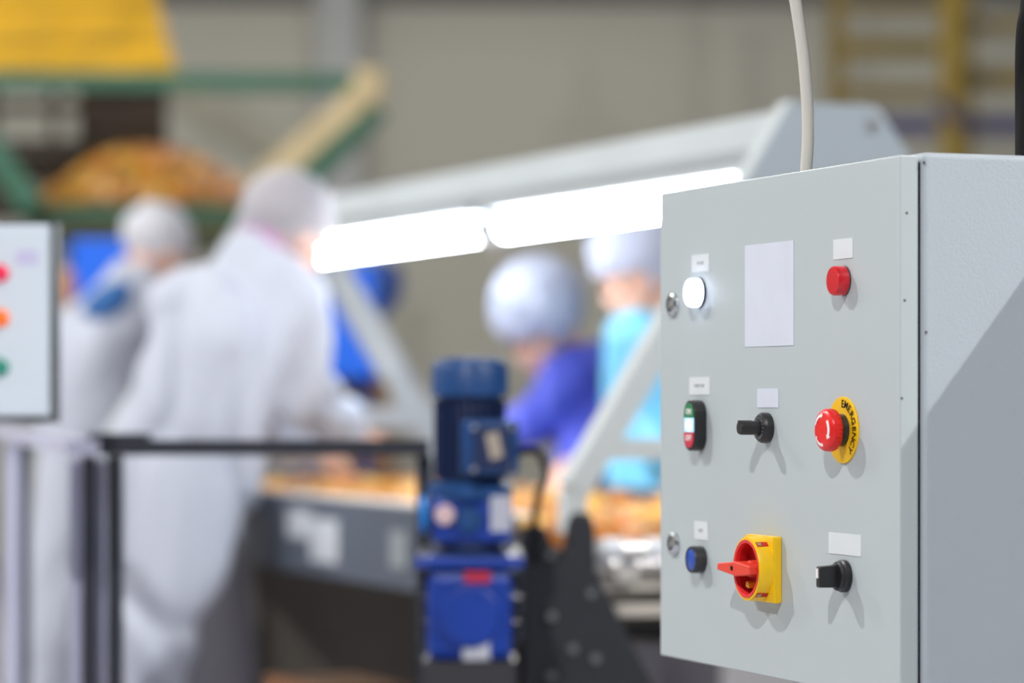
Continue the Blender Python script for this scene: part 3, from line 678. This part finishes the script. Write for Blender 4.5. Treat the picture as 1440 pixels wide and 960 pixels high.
bm = B(); box(bm, C0(661, 862), (118*q, .11, 126*q)); obj('gearbox', bm, m_gb, mt, world=True, bevel=.014)
bm = B(); cyl(bm, C0(661, 862, -.054), C0(661, 862, -.064), 46*q, 42*q, 32); obj('gearbox_cover', bm, m_gb, mt, True, world=True, bevel=.003)
bm = B(); box(bm, C0(672, 808, -.0560), (36*q, .002, 16*q)); obj('sticker', bm, mat('sticker_red', (.45, .02, .06), .5), mt, world=True, label='red sticker')
bm = B(); box(bm, C0(670, 909, -.0560), (38*q, .002, 28*q)); obj('sticker', bm, mat('sticker_grey', (.50, .52, .60), .5), mt, world=True, label='pale grey sticker')
for s in (-1, 1):
    for py in (820, 855, 890):
        px = 661+s*66; bm = B(); cyl(bm, C0(px, py-11), C0(px, py+11), 8*q, seg=12); cyl(bm, C0(px, py-11), C0(px, py-16), 11*q, seg=6); obj('bolt', bm, m_dk, mt, world=True, label='black bolt')
    for dy in (-.045, .045):
        bm = B(); cyl(bm, C0(661+s*66, 797, dy), C0(661+s*66, 772, dy), 6*q, seg=6); obj('bolt', bm, m_stain, mt, world=True)
bm = B(); box(bm, (cx, YM, zz(925)/2), (128*q, .13, zz(925))); obj('stand', bm, mat('stand_black', (.03, .03, .038), .5), mt, world=True, label='black stand')
bm = B(); pts = spline([C0(722, 640, -.03), C0(742, 632, -.03), C0(760, 640, .02), C0(768, 668, .05), C0(758, 700, .08), C0(752, 740, .1), C0(752, 800, .12)])
obj('motor_cable', tube(bm, pts, .0055, 8), m_dark, mt, True, world=True, label='black cable')
bm = B(); ball(bm, C0(694, 504, -.01), .006, 2); obj('highlight_ball', bm, m_chrome, mt, True, world=True, label='shiny ball for the highlight on the fan cover')  # chrome ball stands in for the bright highlight on top of the motor

# black bracket beside the motor
YB = 4.45
bk = thing('bracket_plate', 'black slotted bracket plates between the motor and the control cabinet', 'bracket', (P(790, 0, YB).x, YB, 0))
m_bk = mat('bracket_black', (.022, .025, .032), .5, .1)
poly = [(736, 1240), (738, 760), (745, 744), (756, 738), (768, 744), (776, 770), (800, 776), (806, 735), (813, 722), (822, 719), (832, 726), (836, 745), (838, 800), (852, 832), (925, 975), (990, 1240)]
bm = B(); prism(bm, [P(x, y, YB) for x, y in poly], V((0, 0, 0)), V((0, .02, 0))); obj('plate', bm, m_bk, bk, world=True, bevel=.002)
bm = B(); prism(bm, [P(x-9, y, YB+.1) for x, y in poly], V((0, 0, 0)), V((0, .02, 0))); obj('plate', bm, m_bk, bk, world=True)
bm = B(); cyl(bm, P(780, 800, YB+.01), P(786, 800, YB+.11), .02); obj('spacer', bm, m_bk, bk, world=True)
bm = B(); box(bm, (P(820, 0, YB).x, YB+.06, P(0, 1120, YB).z/2), (.16, .14, P(0, 1120, YB).z)); obj('base', bm, m_bk, bk, world=True)
for px, py in ((775, 780), (832, 834), (776, 866), (776, 950), (806, 912), (838, 926)):
    bm = B(); cyl(bm, P(px, py, YB), P(px, py, YB-.008), .0075, seg=6); obj('bolt', bm, mat('bolt_grey', (.22, .24, .25), .35, .6), bk, world=True)

# ================================================================ PALLET RACK (right background)
YK = 16.0
rk = thing('pallet_rack', 'yellow and blue steel racking against the far wall on the right', 'rack', (P(1300, 0, YK).x, YK+.3, 0))
m_ry = mat('rack_yellow', (.19, .125, .001), .5); m_rb = mat('rack_blue', (.02, .02, .08), .5); m_ryd = mat('rack_yellow_lowlit', (.13, .09, .008), .6)  # low light put into the rack colours, most in the second yellow
def rpost(px, w_, m, Y, py0=-200): p0 = P(px, py0, Y); bm = B(); box(bm, (p0.x, Y, p0.z/2), (w_/FPX*Y, .08, p0.z)); obj('upright', bm, m, rk, world=True)
rpost(1336, 28, m_ry, YK); rpost(1176, 22, m_ryd, YK+1.2); rpost(1362, 14, m_ryd, YK+1.2); rpost(1480, 26, m_ry, YK)
for px0, px1, y0, y1, m, Y in ((1165, 1320, 2, 16, m_ryd, YK+1.15), (1180, 1318, 55, 80, m_ryd, YK+1.1), (1180, 1318, 122, 140, m_ryd, YK+1.1), (1350, 1500, 28, 46, m_ryd, YK+.1), (1350, 1500, 98, 124, m_ryd, YK+.1), (1215, 1500, 164, 190, m_rb, YK+.05)):
    bm = B(); beam(bm, P(px0, (y0+y1)/2, Y), P(px1, (y0+y1)/2, Y), .05, (y1-y0)/FPX*Y); obj('beam', bm, m, rk, world=True)
bm = B(); beam(bm, P(1318, 138, YK-.06), P(1350, 172, YK-.06), .03, .05); obj('brace', bm, m_rb, rk, world=True)

# ================================================================ PEOPLE
def capsule(bm, p0, p1, r0, r1, sub=2):
    p0, p1 = V(p0), V(p1)
    if (p1-p0).length > 1e-5: cyl(bm, p0, p1, r0, r1, 20)
    ball(bm, p0, r0*.995, sub); ball(bm, p1, r1*.995, sub)
def grow(name, shapes, voxel, m, parent, smooth=8, fold=0, fs=(9, 9, 2.2), seed=0, label=None, flat=None, decim=None):
    """one continuous surface grown over tapered limbs and masses"""
    bm = B()
    for s in shapes:
        if s[0] == 'c': capsule(bm, *s[1:5])
        elif s[0] == 'e': ball(bm, s[1], s[2], 3, s[3] if len(s) > 3 else None)
        elif s[0] == 'k': cyl(bm, s[1], s[2], s[3], s[4], 28)
        elif s[0] == 'r': ring_loft(bm, s[1])
    me = bpy.data.meshes.new('g'); bm.to_mesh(me); bm.free()
    o = bpy.data.objects.new('g', me); COL.objects.link(o)
    r = o.modifiers.new('r', 'REMESH'); r.mode = 'VOXEL'; r.voxel_size = voxel
    if smooth: s = o.modifiers.new('s', 'SMOOTH'); s.factor = .5; s.iterations = smooth
    dg = bpy.context.evaluated_depsgraph_get(); nm = bpy.data.meshes.new_from_object(o.evaluated_get(dg))
    bpy.data.objects.remove(o); bpy.data.meshes.remove(me)
    bm = B(); bm.from_mesh(nm); bpy.data.meshes.remove(nm)
    if fold:
        bm.normal_update(); S_ = V((seed*3.1, seed*1.7, seed)); 
        for v in bm.verts:
            c_ = v.co; t = V((c_.x*fs[0], c_.y*fs[1], c_.z*fs[2]))+S_
            wv = noise.noise(t+V((noise.noise(c_*2.5), noise.noise(c_*2.5+V((5, 5, 5))), 0))*1.2)
            wv2 = noise.noise(t*2.3+V((9, 2, 4)))
            v.co += v.normal*fold*(-.75*math.exp(-(wv/.19)**2)+.30+.25*wv2)
    o = obj(name, bm, m, parent, False, world=True, label=label)
    for p in o.data.polygons: p.use_smooth = True
    return o
def ring_loft(bm, rings):
    """rings: (center, rx, ry, yaw) stacked; closed at both ends"""
    n = 36; rs = []
    for c_, rx, ry, yaw in rings:
        R_ = Matrix.Rotation(yaw, 3, 'Z'); rs.append([bm.verts.new(V(c_)+R_@V((rx*math.cos(2*math.pi*i/n), ry*math.sin(2*math.pi*i/n), 0))) for i in range(n)])
    for a, b in zip(rs, rs[1:]):
        for i in range(n): bm.faces.new((a[i], a[(i+1) % n], b[(i+1) % n], b[i]))
    bm.faces.new(rs[0][::-1]); bm.faces.new(rs[-1])
m_skin = mat('skin', (.80, .48, .36), .5, sss=.1); m_hair = mat('hair_brown', (.12, .06, .06), .6)
m_coat = mat('coat_nonwoven_white', (.53, .565, .66), .75, bump=.3, bscale=160, sss=.0)
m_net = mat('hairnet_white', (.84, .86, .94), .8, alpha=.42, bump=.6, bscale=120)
m_trou = mat('trousers_grey', (.17, .165, .19), .8); m_shoe = mat('boot_dark', (.03, .03, .035), .6)
def hand(shapes, wrist, d, up, side, L=.18, curl=.5):
    """palm, four unequal curled fingers and a thumb; d = pointing direction, up = back of the hand"""
    d = V(d).normalized(); up = (V(up)-d*V(up).dot(d)).normalized(); s = d.cross(up)*side
    wrist = V(wrist); palm = wrist+d*.052
    R_ = Matrix((s, d, up)).transposed()
    shapes.append(('e', palm, (.040, .052, .016), R_)); shapes.append(('c', wrist, wrist+d*.03, .024, .024))
    for k, (off, ln) in enumerate(((-.029, .066), (-.010, .078), (.010, .072), (.028, .056))):
        b0 = palm+d*.040+s*off; b1 = b0+(d*math.cos(curl*.5)-up*math.sin(curl*.5))*ln*.5; b2 = b1+(d*math.cos(curl*1.4)-up*math.sin(curl*1.4))*ln*.5
        shapes.append(('c', b0, b1, .0090, .0084)); shapes.append(('c', b1, b2, .0084, .0072))
    t0 = palm-d*.022-s*.030; t1 = t0+(d*.7-s*.7-up*.2).normalized()*.036; t2 = t1+(d*.9-s*.25-up*.35).normalized()*.030
    shapes.append(('c', t0, t1, .012, .010)); shapes.append(('c', t1, t2, .010, .0085))
def head_shapes(c_, f, up, k=1.0):
    f = V(f).normalized(); up = (V(up)-f*V(up).dot(f)).normalized(); r = f.cross(up)
    R_ = Matrix((r, f, up)).transposed(); c_ = V(c_)
    s = [('e', c_+up*.02*k-f*.01*k, (.074*k, .093*k, .092*k), R_), ('e', c_-up*.045*k+f*.030*k, (.054*k, .058*k, .062*k), R_),
         ('c', c_-up*.005*k+f*.082*k, c_-up*.032*k+f*.100*k, .010*k, .013*k),                       # nose
         ('c', c_-up*.060*k+f*.080*k-r*.016*k, c_-up*.060*k+f*.080*k+r*.016*k, .010*k, .010*k),      # lips
         ('e', c_-up*.096*k+f*.062*k, (.022*k, .018*k, .015*k), R_),                                # chin
         ('c', c_+up*.022*k+f*.078*k-r*.034*k, c_+up*.022*k+f*.078*k+r*.034*k, .010*k, .010*k)]      # brow
    for sd in (-1, 1):
        s.append(('e', c_-up*.012*k-f*.006*k+r*sd*.076*k, (.010*k, .019*k, .030*k), R_))
        s.append(('e', c_-up*.026*k+f*.058*k+r*sd*.036*k, (.022*k, .024*k, .020*k), R_))
    return s, R_, f, up, r
def person(name, label, J, group=None, coat=None, garment='coat', glabel=None, skirt=True, arms=('r', 'l'), m_arm=None, fold=.016, netm=None, netk=1.0, netoff=(0, 0, 0), shoes=True, glove=None, seed=1, sleeve=.062, hairlab=None, torso_r=.15):
    root = thing(name, label, 'person', (J['pelvis'][0], J['pelvis'][1], 0))
    hs, R_, f, up, r = head_shapes(J['head'], J['face'], J['up']); hc = V(J['head'])
    sh = list(hs)
    pel, che, nec = V(J['pelvis']), V(J['chest']), V(J['neck'])
    sh += [('c', hc-up*.05-f*.02, nec, .052, .056), ('c', nec, che, .052, .092), ('c', che, pel, .095, .100)]
    for sd in ('l', 'r'):
        s_, e_, w_ = V(J['sh_'+sd]), V(J['el_'+sd]), V(J['wr_'+sd])
        sh += [('c', nec.lerp(che, .5), s_, .050, .045), ('c', s_, e_, .043, .034), ('c', e_, w_, .034, .025)]
        hand(sh, w_, J.get('hd_'+sd, (w_-e_)), (0, 0, 1), 1 if sd == 'r' else -1, curl=.6)
        k_, a_ = V(J['kn_'+sd]), V(J['an_'+sd]); h_ = pel+(k_-pel)*.08; h_.x = (pel.x+k_.x)/2; h_.y = (pel.y+k_.y)/2
        sh += [('c', pel, h_, .095, .085), ('c', h_, k_, .082, .058), ('c', k_, a_, .058, .040)]
        fd = V((f.x, f.y, 0)).normalized(); sh += [('c', a_+V((0, 0, -.03)), a_+fd*.13+V((0, 0, -.045)), .036, .028)]
    bd = grow('body', sh, .0075, m_skin, root, 3, label='body with bare skin at face and hands')
    # hair under the net
    bm = B(); ball(bm, hc+up*.035-f*.022, (.082, .096, .088), 3, R_); obj('hair', bm, m_hair, root, True, world=True, label='brown hair under the net')
    no = V(netoff); bm = B(); ball(bm, hc+up*.040*netk-f*.020+no, (.098*netk, .116*netk, .105*netk), 4, R_)
    for v in bm.verts:
        d_ = v.co-hc; n_ = noise.noise(v.co*22)*.008+noise.noise(v.co*55)*.004
        v.co += d_.normalized()*n_
        fr = d_.dot(f); h_ = d_.dot(up)
        if fr > .03 and h_ < .03: v.co += up*(.03-h_)*.75                # opening over the face
        elif h_ < -.045: v.co += up*(-.045-h_)*.7
    obj('hairnet', bm, netm or m_net, root, True, world=True, label='white disposable hairnet')
    # eyes
    for sd in (-1, 1): obj('eye', ball(B(), hc+f*.080+r*sd*.031-up*.002, .0088, 2), mat('eye_dark', (.08, .06, .05), .3), root, True, world=True)
    # legs and boots
    for sd in ('l', 'r'):
        k_, a_ = V(J['kn_'+sd]), V(J['an_'+sd]); fd = V((f.x, f.y, 0)).normalized()
        grow('boot', [('c', a_+V((0, 0, .14)), a_+V((0, 0, -.02)), .062, .052), ('c', a_+V((0, 0, -.035)), a_+fd*.15+V((0, 0, -.045)), .046, .040), ('k', a_+V((0, 0, -.088)), a_+V((0, 0, -.06)), .05, .05)], .012, m_shoe, root, 4)
    k1, k2 = V(J['kn_l']), V(J['kn_r'])
    grow('trousers', [('c', pel, pel.lerp(k1, .25), .105, .10), ('c', pel, pel.lerp(k2, .25), .105, .10)]+[('c', pel.lerp(V(J['kn_'+s]), .25), V(J['kn_'+s]), .115, .085) for s in 'lr']+[('c', V(J['kn_'+s]), V(J['an_'+s])+V((0, 0, .08)), .08, .07) for s in 'lr'], .014, m_trou, root, 5, fold=.006, seed=seed)
    # coat
    cs = [('c', nec+(che-nec)*J.get('nk', .25), che, J.get('nr', .075), torso_r), ('c', che, che.lerp(pel, .6), torso_r, torso_r)]
    for sd in ('l', 'r'):
        s_, e_, w_ = V(J['sh_'+sd]), V(J['el_'+sd]), V(J['wr_'+sd]); we = e_.lerp(w_, .9)
        cs += [('c', nec.lerp(che, .35), s_, .082, sleeve+.012), ('c', che, s_, torso_r*.8, sleeve+.010), ('c', s_, e_, sleeve+.010, sleeve), ('c', e_, we, sleeve, sleeve*.72)]
    cs.append(('r', J['skirt']))
    grow(garment, cs, .011, coat or m_coat, root, 9, fold=fold, fs=J.get('fs', (7, 7, 2.0)), seed=seed, label=glabel)
    return root
def J_(Y, **kw):
    out = {}
    for k, v in kw.items():
        out[k] = P(v[0], v[1], Y+(v[2] if len(v) > 2 else 0)) if k in PIX else v
    return out
PIX = {'head', 'neck', 'chest', 'pelvis', 'sh_l', 'sh_r', 'el_l', 'el_r', 'wr_l', 'wr_r'}
def legs(J, Y, xl, xr, f=(0, 0)):
    for s, px in (('l', xl), ('r', xr)):
        x = P(px, 0, Y).x; J['kn_'+s] = (x+f[0], Y+f[1], .50); J['an_'+s] = (x, Y, .09)
    return J
# A: big worker in the white coat, back towards the camera, stooping to the right over the belt
YA_ = 6.35; s = YA_/FPX
JA = J_(YA_, head=(404, 330, .10), neck=(356, 362, .05), chest=(310, 470, 0), pelvis=(262, 690, 0), sh_l=(268, 432, -.02), sh_r=(415, 425, .03), el_l=(330, 570, .30), el_r=(417, 540, .08), wr_l=(430, 640, .48), wr_r=(480, 608, .30))
JA['nk'] = .16; JA['nr'] = .080; JA['fs'] = (5.5, 5.5, 1.6); JA['face'] = (.62, .62, -.42); JA['up'] = (.35, .2, 1)
JA['hd_r'] = (.6, .8, -.1); JA['hd_l'] = (.5, .8, -.1)
legs(JA, YA_, 232, 304, (.01, .02))
sk = lambda px, py, rx, ry, Y, yaw=0: (P(px, py, Y), rx*Y/FPX, ry*Y/FPX, yaw)
JA['skirt'] = [sk(306, 440, 84, 70, YA_), sk(280, 520, 96, 84, YA_), sk(266, 600, 102, 92, YA_), sk(264, 690, 96, 98, YA_), sk(250, 800, 86, 98, YA_), sk(216, 960, 66, 96, YA_), sk(206, 1040, 60, 94, YA_)]
personA = person('person', 'person in a long white coat and hairnet stooping over the belt, back to the camera', JA, fold=.036, glabel='long white disposable coat', seed=2, sleeve=.084, torso_r=.150, netk=.96)
bm = B(); lathe(bm, [(.060, -.012), (.072, -.004), (.070, .010), (.058, .016)], V(JA['neck']).lerp(V(JA['head']), .30), V(JA['head'])-V(JA['neck']), 24)
obj('collar', bm, mat('collar_pink', (.55, .28, .50), .7), personA, True, world=True, label='pink collar')
# B: worker behind on the left, white coat with blue collar
YB_ = 8.4
JB = J_(YB_, head=(222, 352, .10), neck=(186, 398, .0), chest=(135, 505, 0), pelvis=(112, 690, 0), sh_l=(96, 478, 0), sh_r=(185, 468, .1), el_l=(90, 560, .25), el_r=(195, 560, .25), wr_l=(150, 610, .42), wr_r=(215, 600, .45))
JB['nk'] = 0; JB['nr'] = .074; JB['face'] = (.65, .65, -.35); JB['up'] = (.4, .2, 1); legs(JB, YB_, 90, 150, (.03, .02))
JB['skirt'] = [sk(132, 480, 66, 50, YB_), sk(122, 560, 68, 60, YB_), sk(115, 690, 66, 66, YB_), sk(100, 800, 62, 68, YB_), sk(76, 960, 48, 66, YB_), sk(70, 1030, 44, 64, YB_)]
personB = person('person', 'person in a white coat with a blue collar, half hidden behind the stooping worker', JB, fold=.018, glabel='white disposable coat', seed=5, sleeve=.066, torso_r=.13, netk=.92, netm=mat('hairnet_white_mid', (.84, .86, .94), .8, alpha=.72, bump=.6, bscale=120))
bm = B(); ball(bm, P(152, 425, YB_-.06), (.078, .07, .050), 3, Matrix.Rotation(math.radians(-32), 3, 'Y')); 
for v in bm.verts: v.co += V((1, 0, 1))*noise.noise(v.co*18)*.01
obj('collar', bm, mat('collar_blue', (.03, .14, .40), .7), personB, True, world=True, label='blue collar at the nape')
# C: worker in violet blue, bending down over the far side of the belt, facing the camera's left
YC_ = 7.35
JC = J_(YC_, head=(762, 463, -.06), neck=(803, 505, .02), chest=(835, 560, .05), pelvis=(865, 690, .15), sh_l=(800, 530, -.10), sh_r=(868, 515, .12), el_l=(757, 590, -.18), el_r=(830, 610, -.15), wr_l=(712, 610, -.32), wr_r=(800, 655, -.32))
JC['face'] = (-.55, -.62, -.55); JC['up'] = (-.35, -.3, 1); JC['hd_l'] = (-.7, -.7, -.2)
legs(JC, YC_+.15, 840, 900, (-.03, -.02)); JC['fs'] = (8, 8, 3)
JC['skirt'] = [sk(845, 540, 52, 55, YC_+.05), sk(850, 600, 62, 64, YC_+.1), sk(862, 690, 66, 70, YC_+.14), sk(866, 800, 68, 70, YC_+.15), sk(866, 900, 70, 72, YC_+.15)]
m_vio = mat('apron_violet_blue', (.10, .12, .62), .55)
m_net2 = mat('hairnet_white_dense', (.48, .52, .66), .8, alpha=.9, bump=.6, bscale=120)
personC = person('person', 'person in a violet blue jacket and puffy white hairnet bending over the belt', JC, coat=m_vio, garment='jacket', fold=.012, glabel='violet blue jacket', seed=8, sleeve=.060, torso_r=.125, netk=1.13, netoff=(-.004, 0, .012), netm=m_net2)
# D: worker in light blue next to the control cabinet
YD_ = 6.95
JD = J_(YD_, head=(893, 388, -.05), neck=(925, 452, 0), chest=(935, 530, .02), pelvis=(940, 690, .05), sh_l=(893, 478, -.10), sh_r=(985, 478, .10), el_l=(886, 580, -.06), el_r=(985, 590, -.10), wr_l=(955, 650, -.20), wr_r=(965, 655, -.28))
JD['face'] = (-.60, -.72, -.35); JD['up'] = (-.2, -.1, 1); legs(JD, YD_+.05, 915, 985, (-.03, -.02))
JD['skirt'] = [sk(935, 510, 76, 62, YD_), sk(932, 580, 80, 68, YD_), sk(935, 690, 80, 72, YD_), sk(938, 790, 82, 76, YD_), sk(938, 860, 84, 80, YD_)]
m_cy = mat('apron_light_blue', (.22, .66, .95), .3, spec=.7)
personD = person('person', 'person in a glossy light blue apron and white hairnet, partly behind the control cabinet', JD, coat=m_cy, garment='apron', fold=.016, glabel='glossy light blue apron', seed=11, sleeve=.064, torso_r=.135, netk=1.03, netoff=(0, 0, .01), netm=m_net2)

# orange-brown shape standing in for another worker's face, on an added post
t = thing('face_standin', 'small orange brown stand-in for the face of a hidden worker, on an added slim post between the operator panel and the blue cover', 'stand-in', (P(94, 0, 9.2).x, 9.2, 0))
obj('face_shape', lathe(B(), [(0, P(0, 438, 9.2).z), (.018, P(0, 430, 9.2).z), (.030, P(0, 405, 9.2).z), (.026, P(0, 388, 9.2).z), (.010, P(0, 376, 9.2).z)], (P(94, 0, 9.2).x, 9.2, 0), seg=16), mat('face_orange', (.55, .26, .12), .7), t, True, world=True)
obj('post', cyl(B(), (P(94, 0, 9.2).x, 9.2, P(0, 436, 9.2).z), (P(94, 0, 9.2).x, 9.2, 0), .012), m_dk, t, world=True)
# brown crate under the table
t = thing('floor_crate', 'brown wooden crate standing on the floor in front of the sorting table', 'crate', T(.78, -.62, 0))
for k in range(5):
    bm = B(); tbox(bm, .56, .86, -.70, -.685, .01+.128*k, .125+.128*k); obj('slat', bm, mat('crate_orange', (.20, .08, .025), .7, var=.2), t, world=True)
bm = B(); tbox(bm, .57, .85, -.685, -.52, 0, .635); obj('crate_body', bm, mat('crate_dark', (.10, .05, .02), .8), t, world=True)
